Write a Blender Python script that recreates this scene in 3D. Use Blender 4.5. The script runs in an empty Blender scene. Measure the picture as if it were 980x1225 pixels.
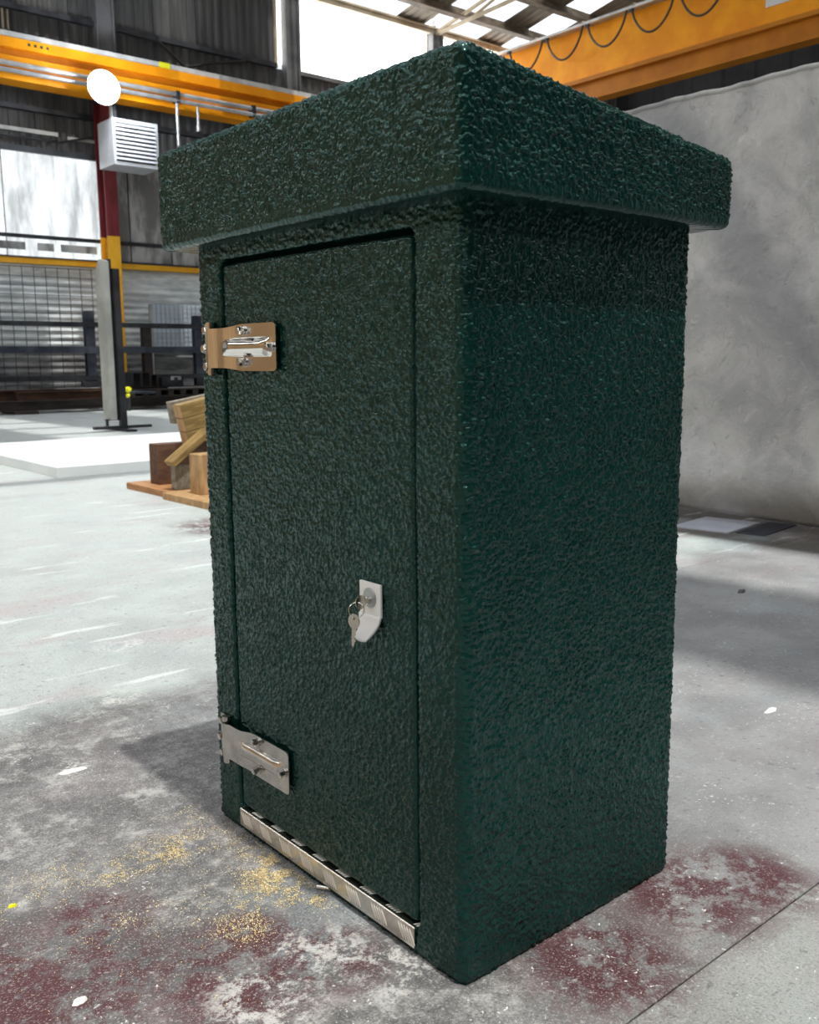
import bpy, bmesh, math, random
import numpy as np
from mathutils import Vector, Matrix

random.seed(7)
rng = np.random.RandomState(11)
S = bpy.context.scene
C = S.collection

# ---------------------------------------------------------------- camera
FPX = 1128.39
CAM = Vector((-0.9198, -0.9722, 0.9694))
AZ, PITCH, ROLL = 0.8716, 0.1588, -0.0085
fw = Vector((math.cos(AZ)*math.cos(PITCH), math.sin(AZ)*math.cos(PITCH), -math.sin(PITCH)))
rt = Vector((math.sin(AZ), -math.cos(AZ), 0)); up = rt.cross(fw)
r2 = rt*math.cos(ROLL) + up*math.sin(ROLL); u2 = -rt*math.sin(ROLL) + up*math.cos(ROLL)
cd = bpy.data.cameras.new('camera'); cam = bpy.data.objects.new('camera', cd); C.objects.link(cam)
M = Matrix((r2, u2, -fw)).transposed().to_4x4(); M.translation = CAM
cam.matrix_world = M
cd.sensor_fit = 'HORIZONTAL'; cd.sensor_width = 36.0; cd.lens = FPX/980*36.0
cd.clip_end = 200
cd.dof.use_dof = True; cd.dof.focus_distance = 1.6; cd.dof.aperture_fstop = 13
S.camera = cam

# ---------------------------------------------------------------- view, world, sun
S.view_settings.view_transform = 'Standard'; S.view_settings.look = 'None'
S.view_settings.gamma = 1.0; S.view_settings.use_curve_mapping = False
S.view_settings.exposure = 0.0
S.cycles.use_denoising = True
S.cycles.max_bounces = 8
S.cycles.sample_clamp_indirect = 8

SKY = 1.3            # overcast-bright sky outside
SUN = 3.9            # sun through the rooflights
ROOFGLOW = .75       # daylight scattered by the translucent sheets
WINGLOW = 6.0

world = bpy.data.worlds.new('sky'); S.world = world; world.use_nodes = True
bg = world.node_tree.nodes['Background']; bg.inputs[0].default_value = (.78, .88, 1, 1); bg.inputs[1].default_value = SKY

sd = bpy.data.lights.new('sun', 'SUN'); sun = bpy.data.objects.new('sun', sd); C.objects.link(sun)
sd.energy = SUN; sd.angle = math.radians(1.2); sd.color = (1, .985, .95)
TO_SUN = Vector((-.02, -.306, .93)).normalized()
sun.rotation_euler = TO_SUN.to_track_quat('Z', 'Y').to_euler(); sun.location = (2, -3, 30)

# ---------------------------------------------------------------- node helpers
class Mat:
    def __init__(s, name):
        s.m = bpy.data.materials.new(name); s.m.use_nodes = True
        s.t = s.m.node_tree; s.n = s.t.nodes; s.l = s.t.links
        s.b = s.n['Principled BSDF']; s.out = s.n['Material Output']
        s._pos = None
    def link(s, a, b): s.l.new(a, b)
    def pos(s):
        if s._pos is None: s._pos = s.n.new('ShaderNodeNewGeometry').outputs['Position']
        return s._pos
    def objco(s): return s.n.new('ShaderNodeTexCoord').outputs['Object']
    def mapv(s, v, scale=(1,1,1), loc=(0,0,0)):
        n = s.n.new('ShaderNodeMapping'); s.link(v, n.inputs[0])
        n.inputs['Scale'].default_value = scale; n.inputs['Location'].default_value = loc
        return n.outputs[0]
    def noise(s, v, scale, detail=4, rough=.55, dist=0):
        n = s.n.new('ShaderNodeTexNoise'); s.link(v, n.inputs['Vector'])
        n.inputs['Scale'].default_value = scale; n.inputs['Detail'].default_value = detail
        n.inputs['Roughness'].default_value = rough; n.inputs['Distortion'].default_value = dist
        return n.outputs['Fac']
    def voro(s, v, scale, out='Distance', feat='F1'):
        n = s.n.new('ShaderNodeTexVoronoi'); s.link(v, n.inputs['Vector']); n.feature = feat
        n.inputs['Scale'].default_value = scale
        return n.outputs[out]
    def ss(s, v, a, b, lo=0., hi=1.):
        n = s.n.new('ShaderNodeMapRange'); n.interpolation_type = 'SMOOTHSTEP'
        s.link(v, n.inputs[0]); n.inputs[1].default_value = a; n.inputs[2].default_value = b
        n.inputs[3].default_value = lo; n.inputs[4].default_value = hi
        return n.outputs[0]
    def math(s, op, a, b=None, clamp=False):
        n = s.n.new('ShaderNodeMath'); n.operation = op; n.use_clamp = clamp
        for i, x in enumerate((a, b)):
            if x is None: continue
            if isinstance(x, (int, float)): n.inputs[i].default_value = x
            else: s.link(x, n.inputs[i])
        return n.outputs[0]
    def mix(s, f, a, b):
        n = s.n.new('ShaderNodeMix'); n.data_type = 'RGBA'
        for k, x in ((0, f), (6, a), (7, b)):
            if isinstance(x, (int, float)): n.inputs[k].default_value = x
            elif isinstance(x, tuple): n.inputs[k].default_value = (*x, 1)
            else: s.link(x, n.inputs[k])
        return n.outputs[2]
    def sep(s, v):
        n = s.n.new('ShaderNodeSeparateXYZ'); s.link(v, n.inputs[0]); return n.outputs
    def bump(s, h, strength, dist=.01, prev=None):
        n = s.n.new('ShaderNodeBump'); n.inputs['Strength'].default_value = strength; n.inputs['Distance'].default_value = dist
        s.link(h, n.inputs['Height'])
        if prev is not None: s.link(prev, n.inputs['Normal'])
        s.link(n.outputs[0], s.b.inputs['Normal']); return n.outputs[0]
    def set(s, col=None, rough=None, metal=None, spec=None):
        if col is not None:
            if isinstance(col, tuple): s.b.inputs['Base Color'].default_value = (*col, 1)
            else: s.link(col, s.b.inputs['Base Color'])
        if rough is not None:
            if isinstance(rough, (int, float)): s.b.inputs['Roughness'].default_value = rough
            else: s.link(rough, s.b.inputs['Roughness'])
        if metal is not None: s.b.inputs['Metallic'].default_value = metal
        if spec is not None: s.b.inputs['Specular IOR Level'].default_value = spec
        return s

def worn(name, a, b, scale=3, rough=.6, metal=0, streak=(1,1,1), bump=0, bscale=30, detail=5, lo=.35, hi=.65, spec=None):
    m = Mat(name); v = m.mapv(m.pos(), streak)
    f = m.ss(m.noise(v, scale, detail, .6), lo, hi)
    m.set(m.mix(f, a, b), rough, metal, spec)
    if bump: m.bump(m.noise(m.pos(), bscale, 4), bump)
    return m.m

def glow(name, col, strength, streak_scale=None):
    m = Mat(name); e = m.n.new('ShaderNodeEmission'); e.inputs[0].default_value = (*col, 1); e.inputs[1].default_value = strength
    if streak_scale:
        v = m.mapv(m.pos(), streak_scale); f = m.ss(m.noise(v, 1.2, 5, .65), .3, .62, strength*.45, strength)
        m.link(f, e.inputs[1])
    m.link(e.outputs[0], m.out.inputs[0]); return m.m

# ---------------------------------------------------------------- materials
def stipple_mat(name, base, hi):
    m = Mat(name); p = m.pos()
    f = m.ss(m.noise(p, 7, 3), .35, .7)
    m.set(m.mix(f, base, hi), .15, 0, .55)
    m.b.inputs['Specular Tint'].default_value = (.55, 1, .92, 1)
    v = m.voro(p, 190); h = m.math('ADD', m.math('MULTIPLY', m.noise(p, 260, 3, .6), 1.0), m.math('MULTIPLY', v, .8))
    m.bump(h, .22, .0018)
    return m.m
GREEN = stipple_mat('green_stipple_gelcoat', (.0020, .0200, .0170), (.0032, .0275, .023))
GREENS = worn('green_smooth_gelcoat', (.004, .027, .021), (.006, .036, .027), 6, .38)

def floor_mat():
    m = Mat('worn_concrete'); p = m.pos(); X, Y, Z = m.sep(p)
    fine = m.noise(p, 85, 8, .78); grit = m.noise(m.mapv(p, (1,1,1), (2, 7, 0)), 24, 9, .78)
    nb = m.noise(p, .7, 4, .6); nm = m.noise(p, 3.4, 6, .65); nf = m.noise(p, 38, 6, .7); nd = m.noise(p, 160, 3, .7)
    ng = m.math('ADD', m.math('MULTIPLY', nm, .5), m.math('MULTIPLY', grit, .5))
    near = m.mix(m.ss(ng, .38, .62), (.085, .081, .083), (.25, .243, .242))
    near = m.mix(m.ss(m.math('ADD', m.math('MULTIPLY', m.noise(p, 7, 5, .7), .5), m.math('MULTIPLY', grit, .5)), .50, .62), near, (.42, .415, .40))
    pale = m.mix(m.ss(nm, .3, .7), (.36, .395, .388), (.49, .54, .53))
    pale = m.mix(m.ss(m.noise(m.mapv(p, (.7, 1.6, 1)), 1.7, 5, .6), .5, .66), pale, (.42, .385, .395))
    wob = m.math('MULTIPLY', m.math('SUBTRACT', nm, .5), .25)
    left = m.ss(m.math('ADD', Y, wob), 1.46, 1.72)
    right = m.ss(m.math('ADD', Y, wob), -.19, -.23)
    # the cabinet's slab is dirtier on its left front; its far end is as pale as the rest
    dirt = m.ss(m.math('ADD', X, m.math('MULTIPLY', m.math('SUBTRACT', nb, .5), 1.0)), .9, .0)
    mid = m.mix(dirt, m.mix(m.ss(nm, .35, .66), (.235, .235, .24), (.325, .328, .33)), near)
    col = m.mix(left, mid, pale)
    col = m.mix(right, col, m.mix(m.ss(nm, .32, .68), (.27, .277, .262), (.37, .375, .36)))
    farl = m.ss(Y, 1.6, 5)
    col = m.mix(m.math('MULTIPLY', farl, .55), col, (.52, .565, .56))
    # the curtain's deep shade, painted into the slab colour
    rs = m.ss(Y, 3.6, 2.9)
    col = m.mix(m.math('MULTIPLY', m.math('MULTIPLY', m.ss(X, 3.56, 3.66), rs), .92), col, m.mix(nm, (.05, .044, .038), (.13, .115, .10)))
    # cool and warm drifts
    col = m.mix(m.ss(m.noise(m.mapv(p, (1,1,1), (3.7, 1.1, 0)), 2.3, 4, .6), .52, .72, 0, .4), col, (.33, .39, .415))
    col = m.mix(m.ss(m.noise(m.mapv(p, (1,1,1), (8.7, 5.1, 0)), 2.0, 4, .6), .52, .72, 0, .32), col, (.33, .28, .29))
    # oxblood paint worn away in places
    def spot(cx, cy, r):
        n = m.n.new('ShaderNodeVectorMath'); n.operation = 'DISTANCE'; m.link(p, n.inputs[0]); n.inputs[1].default_value = (cx, cy, 0)
        return m.ss(n.outputs['Value'], r, r*.35)
    reds = None
    for (cx, cy, r) in ((-.50, .42, .30), (-.25, .27, .22), (-.36, .56, .14), (-.19, .33, .13), (.22, -.10, .20), (.50, -.07, .22), (.62, -.12, .18), (1.9, 4.0, .5), (-.12, .20, .14), (-.55, .25, .2)):
        sp = spot(cx, cy, r); reds = sp if reds is None else m.math('MAXIMUM', reds, sp)
    rn = m.ss(m.math('ADD', m.math('MULTIPLY', m.noise(p, 8, 8, .72), .5), m.math('MULTIPLY', grit, .5)), .44, .53)
    rm = m.math('MULTIPLY', m.math('MULTIPLY', reds, rn), .94)
    col = m.mix(rm, col, (.075, .009, .014))
    # whitish plaster crusts and smears
    wh = None
    for (cx, cy, r) in ((-.245, .185, .13), (-.30, .13, .10), (-.14, .27, .06), (-.105, .215, .10), (-.05, .11, .1), (-.16, 1.22, .07), (.12, 1.62, .10), (.35, 2.1, .12)):
        sp = spot(cx, cy, r); wh = sp if wh is None else m.math('MAXIMUM', wh, sp)
    wm = m.math('MULTIPLY', wh, m.ss(m.math('ADD', m.math('MULTIPLY', m.noise(p, 15, 8, .7, .8), .55), m.math('MULTIPLY', fine, .45)), .48, .56))
    col = m.mix(m.math('MULTIPLY', wm, .8), col, (.66, .65, .62))
    sm = m.ss(m.noise(m.mapv(p, (1.1, 7, 1)), 1.3, 5, .6), .60, .66)
    col = m.mix(m.math('MULTIPLY', sm, m.math('MULTIPLY', left, .75)), col, (.70, .73, .725))
    # specks: white grit, dark pits
    gr = m.ss(nf, .60, .70); col = m.mix(m.math('MULTIPLY', gr, .55), col, (.66, .66, .63))
    dk = m.ss(nf, .42, .33); col = m.mix(m.math('MULTIPLY', dk, .55), col, (.10, .10, .105))
    wv = m.n.new('ShaderNodeVectorMath'); wv.operation = 'ADD'; m.link(p, wv.inputs[0])
    nz = m.n.new('ShaderNodeTexNoise'); m.link(p, nz.inputs['Vector']); nz.inputs['Scale'].default_value = 60; nz.inputs['Detail'].default_value = 3
    sc_ = m.n.new('ShaderNodeVectorMath'); sc_.operation = 'SCALE'; m.link(nz.outputs['Color'], sc_.inputs[0]); sc_.inputs['Scale'].default_value = .03
    m.link(sc_.outputs[0], wv.inputs[1]); wp = wv.outputs[0]
    col = m.mix(m.ss(fine, .56, .66, 0, .5), col, (.62, .62, .59))
    col = m.mix(m.ss(fine, .44, .34, 0, .6), col, (.07, .07, .075))
    g2 = m.noise(p, 210, 4, .8); nearm = m.ss(X, 1.4, .0)
    col = m.mix(m.math('MULTIPLY', m.ss(g2, .54, .64, 0, .6), nearm), col, (.58, .57, .54))
    col = m.mix(m.math('MULTIPLY', m.ss(g2, .46, .36, 0, .7), nearm), col, (.05, .048, .05))
    vd = m.voro(wp, 60); keep = m.ss(m.noise(p, 6, 3), .52, .6)
    col = m.mix(m.math('MULTIPLY', m.ss(vd, .17, .10), keep), col, (.75, .75, .72))
    vp = m.voro(m.mapv(wp, (1,1,1), (5,3,0)), 26); kp = m.ss(m.noise(m.mapv(p, (1,1,1), (5,3,0)), 5, 3), .54, .62)
    col = m.mix(m.math('MULTIPLY', m.ss(vp, .22, .12), m.math('MULTIPLY', kp, .6)), col, (.13, .13, .14))
    m.set(col, m.ss(nm, .3, .7, .5, .72), 0, .4)
    h = m.math('ADD', m.math('MULTIPLY', nf, .6), m.math('MULTIPLY', m.noise(p, 12, 6, .65), .7))
    h = m.math('ADD', h, m.math('MULTIPLY', fine, .5))
    m.bump(h, .7, .007)
    return m.m
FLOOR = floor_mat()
JOINT = worn('joint_dirt', (.10, .095, .09), (.19, .18, .17), 12, .9)

CHROME = Mat('polished_stainless').set((.80, .77, .73), .07, 1).m
SATIN = worn('brushed_stainless', (.52, .50, .47), (.66, .64, .60), 40, .24, 1)
BOLT = Mat('bolt_steel').set((.72, .70, .67), .16, 1).m
TREAD = worn('tread_plate_aluminium', (.62, .58, .52), (.74, .70, .64), 60, .27, 1)
BARS = Mat('tread_bar_wear').set((.88, .85, .80), .42, .55).m  # paler and rougher than the plate they stand on
ALU = Mat('white_anodised_plate').set((.93, .93, .93), .3, 0).m
LOCKM = Mat('lock_cylinder_grey').set((.42, .43, .43), .35, .7).m
BRASSY = Mat('nickel_key').set((.60, .55, .47), .2, 1).m
RUBBER = Mat('black_washer').set((.012, .012, .013), .5).m

CLAD = worn('grey_cladding', (.045, .045, .047), (.095, .093, .092), 1.6, .7, 0, (2.5, 2.5, .25))
CLADLOW = worn('whitewashed_sheet', (.50, .53, .54), (.82, .86, .87), 2.2, .6, 0, (.6, 1, 2.5))
CLADGREY = worn('grimy_sheet', (.12, .12, .125), (.33, .33, .335), 2.4, .7, 0, (.6, 1, 3))  # darker grey for the bottom course of the wall
PANELG = worn('grey_wall_panel', (.17, .17, .17), (.46, .46, .45), 1.1, .7, 0, (1.6, 1, .5), lo=.42, hi=.58)
DARKB = worn('dark_cladding', (.008, .008, .009), (.02, .02, .021), 1.2, .8)
TAN = worn('tan_boarding', (.66, .39, .19), (.80, .50, .27), 1.5, .7, 0, (1,1,.4))
STEELG = worn('grey_painted_steel', (.10, .10, .105), (.17, .17, .175), 2, .5)
STEELD = worn('dark_steel', (.022, .024, .03), (.055, .058, .066), 3, .45, .3)
STEELB = worn('blue_grey_steel', (.05, .058, .085), (.11, .12, .15), 3, .3, .5)
STEELL = worn('pale_galvanised', (.42, .43, .44), (.62, .63, .64), 3, .35, .6)
RAILG = worn('rail_grey', (.40, .41, .40), (.55, .56, .55), 3, .5)
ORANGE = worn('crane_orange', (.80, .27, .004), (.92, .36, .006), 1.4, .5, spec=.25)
ORANGESHADE = worn('crane_orange_dusty', (.42, .135, .004), (.52, .18, .006), 1.4, .5, spec=.25)  # darker copy of the crane orange: shade painted on recessed and lower parts
YELLOW = worn('safety_yellow', (.78, .36, .015), (.90, .48, .03), 2.5, .45)
REDP = worn('oxblood_paint', (.13, .012, .018), (.21, .028, .035), 3, .5, 0, (2, 2, .5))
RUST = worn('rusty_steel', (.045, .022, .014), (.10, .048, .028), 3, .75, .2, (1, 2, 2))
RUSTD = worn('dark_mill_steel', (.03, .026, .026), (.065, .05, .045), 3, .6, .4, (1, 2, 2))
BLACK = Mat('black_rubber').set((.012, .011, .01), .5).m
HEATW = worn('heater_enamel', (.60, .62, .66), (.74, .76, .80), 2, .35, .1)
WHITEP = worn('white_foam_board', (.80, .84, .85), (.88, .91, .92), 1.2, .45)
PLATE = worn('pale_blue_sheet', (.42, .44, .52), (.56, .58, .66), 2, .5)
CREAM = worn('cream_roof_steel', (.36, .29, .20), (.54, .45, .33), 2, .6)
BROWNR = worn('rusty_purlin', (.06, .042, .028), (.17, .125, .085), 2.5, .7, 0, (1, 3, 3))
ROOFS = worn('weathered_roof_sheet', (.13, .105, .08), (.27, .23, .185), 1.0, .7, 0, (2, .6, 1))
CONC = worn('grey_concrete_panel', (.36, .37, .34), (.56, .57, .53), 1.6, .8, 0, (1,1,.8), bump=.3)
LIMEY = Mat('fluorescent_yellow').set((.85, .82, .02), .5).m
SIGNW = Mat('white_sign').set((.72, .71, .74), .4).m

def wood(name, a, b, sc=6, axis=(1, 14, 14)):
    m = Mat(name); v = m.mapv(m.objco(), axis)
    f = m.noise(v, sc, 4, .6, .6); g = m.noise(m.objco(), 9, 3)
    col = m.mix(m.ss(f, .35, .65), a, b); col = m.mix(m.ss(g, .6, .75, 0, .5), col, tuple(x*.5 for x in a))
    m.set(col, .7); m.bump(f, .3, .004); return m.m
WTAN = wood('pale_pine', (.36, .21, .09), (.52, .33, .16), 3, (8, 8, 2))
WBRN = wood('brown_timber', (.075, .033, .018), (.14, .065, .034), 3, (2, 10, 10))
WORG = wood('orange_pine', (.34, .155, .06), (.48, .24, .10), 3, (10, 2, 10))
WGRY = wood('weathered_grey_timber', (.16, .14, .10), (.27, .235, .18), 3, (10, 2, 10))
WGRN = wood('treated_timber', (.20, .125, .035), (.33, .215, .075), 3, (2, 10, 12))

def roof_light_mat():
    m = Mat('translucent_roof_sheet')
    tr = m.n.new('ShaderNodeBsdfTransparent'); tr.inputs[0].default_value = (.82, .82, .80, 1)
    e = m.n.new('ShaderNodeEmission'); e.inputs[0].default_value = (1, .99, .955, 1)
    f = m.ss(m.noise(m.mapv(m.pos(), (1.2, .35, 1)), .9, 4, .6), .3, .7, ROOFGLOW*.75, ROOFGLOW*1.1)
    m.link(f, e.inputs[1])
    a = m.n.new('ShaderNodeAddShader'); m.link(tr.outputs[0], a.inputs[0]); m.link(e.outputs[0], a.inputs[1])
    m.link(a.outputs[0], m.out.inputs[0]); return m.m
ROOFL = roof_light_mat()
WINM = glow('daylit_frosted_glazing', (1, 1, .98), WINGLOW)
WALLL = glow('daylit_wall_sheet', (.93, .98, 1), 1.25, (2.2, 1, .5))  # white wall sheets that emit, with streaked strength
FRONTFILL = glow('daylit_front_glazing', (1, .99, .96), 6.5)
SIDEFILL = glow('daylit_side_glazing', (1, .99, .96), 4.2)
LAMPM = glow('lamp_lens', (.86, .92, 1), 160)

def tarp_mat():
    m = Mat('grey_tarpaulin'); p = m.pos(); X, Y, Z = m.sep(p)
    f = m.ss(m.noise(p, 2.6, 7, .66, .6), .33, .67)
    col = m.mix(f, (.36, .36, .365), (.54, .535, .53))
    col = m.mix(m.ss(m.noise(m.mapv(p, (1,1,1), (4, 2, 9)), 1.3, 5, .65), .5, .68, 0, .6), col, (.64, .64, .66))
    col = m.mix(m.ss(m.noise(p, 11, 8, .75, 1.2), .54, .68, 0, .55), col, (.23, .225, .22))
    col = m.mix(m.ss(m.noise(m.mapv(p, (1,1,1), (6, 6, 1)), 7, 8, .75, 1.5), .55, .70, 0, .5), col, (.66, .66, .66))
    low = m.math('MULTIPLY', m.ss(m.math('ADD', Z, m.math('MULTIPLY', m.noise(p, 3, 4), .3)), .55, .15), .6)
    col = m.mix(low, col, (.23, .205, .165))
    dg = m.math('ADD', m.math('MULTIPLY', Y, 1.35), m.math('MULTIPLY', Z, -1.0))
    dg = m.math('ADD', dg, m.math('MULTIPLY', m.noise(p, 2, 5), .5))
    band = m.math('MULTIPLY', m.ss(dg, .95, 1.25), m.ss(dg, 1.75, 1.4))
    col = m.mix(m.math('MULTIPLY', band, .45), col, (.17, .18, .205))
    m.set(col, .75, 0, .3)
    m.bump(m.noise(p, 9, 9, .72, 2.0), .6, .02)
    return m.m
TARP = tarp_mat()

# ---------------------------------------------------------------- mesh helpers
class MB:
    """collects shapes, links them as one mesh object"""
    def __init__(s): s.v = []; s.f = []; s.sm = []
    def add(s, vs, fs, smooth=False):
        o = len(s.v); s.v += [tuple(v) for v in vs]; s.f += [tuple(i+o for i in f) for f in fs]; s.sm += [smooth]*len(fs); return s
    def box(s, a, b, rot=None, piv=None):
        (x0,y0,z0),(x1,y1,z1) = a, b
        vs = [Vector(v) for v in ((x0,y0,z0),(x1,y0,z0),(x1,y1,z0),(x0,y1,z0),(x0,y0,z1),(x1,y0,z1),(x1,y1,z1),(x0,y1,z1))]
        if rot is not None:
            pv = Vector(piv) if piv is not None else sum(vs, Vector())/8
            vs = [rot @ (v-pv) + pv for v in vs]
        return s.add(vs, [(0,3,2,1),(4,5,6,7),(0,1,5,4),(1,2,6,5),(2,3,7,6),(3,0,4,7)])
    def cbox(s, a, b, c=.004):
        """box with chamfered edges"""
        bm = bmesh.new(); bmesh.ops.create_cube(bm, size=1)
        for v in bm.verts: v.co = Vector([(a[i]+b[i])/2 + v.co[i]*(b[i]-a[i]) for i in range(3)])
        bmesh.ops.bevel(bm, geom=bm.edges[:], offset=c, segments=1, affect='EDGES')
        bm.verts.index_update()
        s.add([v.co[:] for v in bm.verts], [[v.index for v in f.verts] for f in bm.faces]); bm.free(); return s
    def tube(s, pts, r, n=8, caps=True):
        pts = [Vector(p) for p in pts]; rings = []
        N = len(pts); prev = None
        for i, p in enumerate(pts):
            t = (pts[min(i+1, N-1)] - pts[max(i-1, 0)]).normalized()
            if prev is None:
                a = Vector((0,0,1)) if abs(t.z) < .9 else Vector((1,0,0)); prev = (a - t*a.dot(t)).normalized()
            else: prev = (prev - t*prev.dot(t)).normalized()
            q = t.cross(prev); rr = r[i] if isinstance(r, (list, tuple)) else r
            rings.append([p + (prev*math.cos(k*2*math.pi/n) + q*math.sin(k*2*math.pi/n))*rr for k in range(n)])
        vs = [v for g in rings for v in g]; fs = []
        for i in range(N-1):
            for k in range(n): fs.append((i*n+k, i*n+(k+1)%n, (i+1)*n+(k+1)%n, (i+1)*n+k))
        s.add(vs, fs, n > 6)
        if caps: s.add(rings[0][::-1], [tuple(range(n))]); s.add(rings[-1], [tuple(range(n))])
        return s
    def prism(s, poly, axis, a, b):
        """poly of (p,q) on the two other axes (cyclic order), extruded a..b along axis"""
        n = len(poly)
        def P(p, q, w): return {0: (w,p,q), 1: (q,w,p), 2: (p,q,w)}[axis]
        vs = [P(p,q,a) for p,q in poly] + [P(p,q,b) for p,q in poly]
        fs = [tuple(range(n))[::-1], tuple(range(n, 2*n))] + [(i,(i+1)%n,n+(i+1)%n,n+i) for i in range(n)]
        return s.add(vs, fs)
    def grid(s, P, smooth=True, closed_u=False):
        """P array (nv, nu, 3)"""
        nv, nu, _ = P.shape; o = len(s.v)
        s.v += [tuple(x) for x in P.reshape(-1, 3).tolist()]
        cu = nu if closed_u else nu-1
        i, j = np.meshgrid(np.arange(nv-1), np.arange(cu), indexing='ij'); j1 = (j+1) % nu
        F = np.stack([i*nu+j, i*nu+j1, (i+1)*nu+j1, (i+1)*nu+j], -1).reshape(-1, 4) + o
        s.f += [tuple(x) for x in F.tolist()]; s.sm += [smooth]*len(F); return s
    def mesh(s, name, mat):
        me = bpy.data.meshes.new(name); me.from_pydata(s.v, [], s.f); me.materials.append(mat)
        me.polygons.foreach_set('use_smooth', s.sm); me.update(); return me
    def build(s, name, mat, parent=None, loc=None):
        return link(name, s.mesh(name, mat), parent, loc)

def link(name, data, parent=None, loc=None):
    o = bpy.data.objects.new(name, data); C.objects.link(o)
    if loc is not None: o.location = loc
    if parent is not None: o.parent = parent
    return o
def fixn(o):
    bm = bmesh.new(); bm.from_mesh(o.data); bmesh.ops.recalc_face_normals(bm, faces=bm.faces[:]); bm.to_mesh(o.data); bm.free(); return o
def tag(o, label, cat, group=None):
    o['label'] = label; o['category'] = cat
    if group: o['group'] = group
    return o
def thing(name, label, cat, loc=(0,0,0), group=None):
    return tag(link(name, None, None, loc), label, cat, group)
def struct(o): o['kind'] = 'structure'; return o
def part(name, mat, parent):
    """a builder whose coordinates are world ones; parent's location is taken off"""
    return name, mat, parent
def put(mb, name, mat, parent):
    """link mb (world coordinates) under an Empty parent that has only a location"""
    L = Vector((0,0,0)); q = parent
    while q is not None: L += q.location; q = q.parent
    if L.length: mb.v = [(v[0]-L.x, v[1]-L.y, v[2]-L.z) for v in mb.v]
    return mb.build(name, mat, parent)

def hashn(i, j, seed):
    h = (i.astype(np.int64)*374761393 + j.astype(np.int64)*668265263 + seed*982451653) & 0x7fffffff
    h = ((h ^ (h >> 13))*1274126177) & 0x7fffffff
    return ((h ^ (h >> 16)) & 0xffff)/65535.0
def vnoise(u, v, seed=0):
    i = np.floor(u); j = np.floor(v); fu = u-i; fv = v-j
    fu = fu*fu*(3-2*fu); fv = fv*fv*(3-2*fv)
    a = hashn(i, j, seed); b = hashn(i+1, j, seed); c = hashn(i, j+1, seed); d = hashn(i+1, j+1, seed)
    return (a*(1-fu)+b*fu)*(1-fv) + (c*(1-fu)+d*fu)*fv
def stipple(u, v, size, seed, stretch=1.0):
    w = vnoise(u/size*.5, v/size*.5, seed+9)*size*1.2
    a = vnoise((u+w)/size/stretch, (v-w)/size, seed); b = vnoise(u/size*1.9/stretch, v/size*1.9, seed+3)
    r = 1-np.abs(2*b-1)
    c = vnoise(u/size*.8+7.3, v/size*.8+1.7, seed+5); r2 = 1-np.abs(2*c-1)
    return .75*np.power(a, 2.2) + .35*r**3 + .45*r2**4 + .15*b - .3
def sstep(x): x = np.clip(x, 0, 1); return x*x*(3-2*x)

# ================================================================ FLOOR, SHELL
XA, XB, YA, YB = -8.0, 26.0, -6.0, 20.0
floor = struct(MB().box((XA, YA, -.2), (XB, YB+.2, -.035)).build('floor', JOINT))
ys = [YA, -5.0, -3.4, -1.81, -.212, 1.515, 2.955, 4.6, 6.2, 7.8, 9.4, 11.0, 12.6, 14.2, 15.8, 17.4, 19.0, YB+.2]
xs = [XA, -2.4, 3.62, 10.0, 16.0, XB]
for i in range(len(xs)-1):
    for j in range(len(ys)-1):
        g = .0016
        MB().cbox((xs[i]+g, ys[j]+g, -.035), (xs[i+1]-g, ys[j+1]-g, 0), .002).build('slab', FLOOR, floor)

# corrugated sheet cells
def corr_x(x0, x1, y, z0, z1, pitch=.2, d=.035):
    n = max(1, round((x1-x0)/pitch)); pts = []
    for k in range(n):
        a = x0 + (x1-x0)*k/n; w = (x1-x0)/n
        pts += [(a, 0), (a+w*.35, 0), (a+w*.5, d), (a+w*.85, d)]
    pts.append((x1, 0))
    P = np.array([[(x, y-q, z) for x, q in pts] for z in (z0, z1)]); return MB().grid(P, False)
def corr_z(x0, x1, y, z0, z1, pitch=.15, d=.03):
    n = max(1, round((z1-z0)/pitch)); pts = []
    for k in range(n*6+1):
        z = z0 + (z1-z0)*k/(n*6); pts.append((z, d*.5*(1-math.cos(2*math.pi*k/6))))
    P = np.array([[(x, y-q, z) for x in (x0, x1)] for z, q in pts]); return MB().grid(P, True)

# left wall: backing + sheets
wl = struct(MB().box((XA, YB+.05, 0), (XB, YB+.2, 8.1)).box((XA, YB+.05, 8.1), (12.5, YB+.2, 9.96))
            .box((22.0, YB+.05, 8.1), (XB, YB+.2, 9.85)).box((12.5, YB+.05, 9.85), (XB, YB+.2, 9.96)).build('wall_left', DARKB))
x = XA
while x < XB-.5:
    top = 9.95 if x+1.07 <= 12.5 or x > 21.9 else 8.13
    x1 = min(x+1.07, XB)
    if x < 12.5 < x1: x1 = 12.52; top = 9.95
    corr_x(x, x1, YB+.04, 5.42, top, .214, .03).build('cladding_sheet', CLAD, wl); x = x1
x = XA
for k in range(16):
    x1 = x+2.1
    if x1 > XB: x1 = XB
    corr_z(x, x1, YB+.04, 1.32, 3.07, .15).build('lower_sheet', CLADLOW, wl)
    corr_z(x, x1, YB+.04, 0, 1.30, .15).build('base_sheet', CLADGREY, wl); x = x1
    if x >= XB: break
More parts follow.
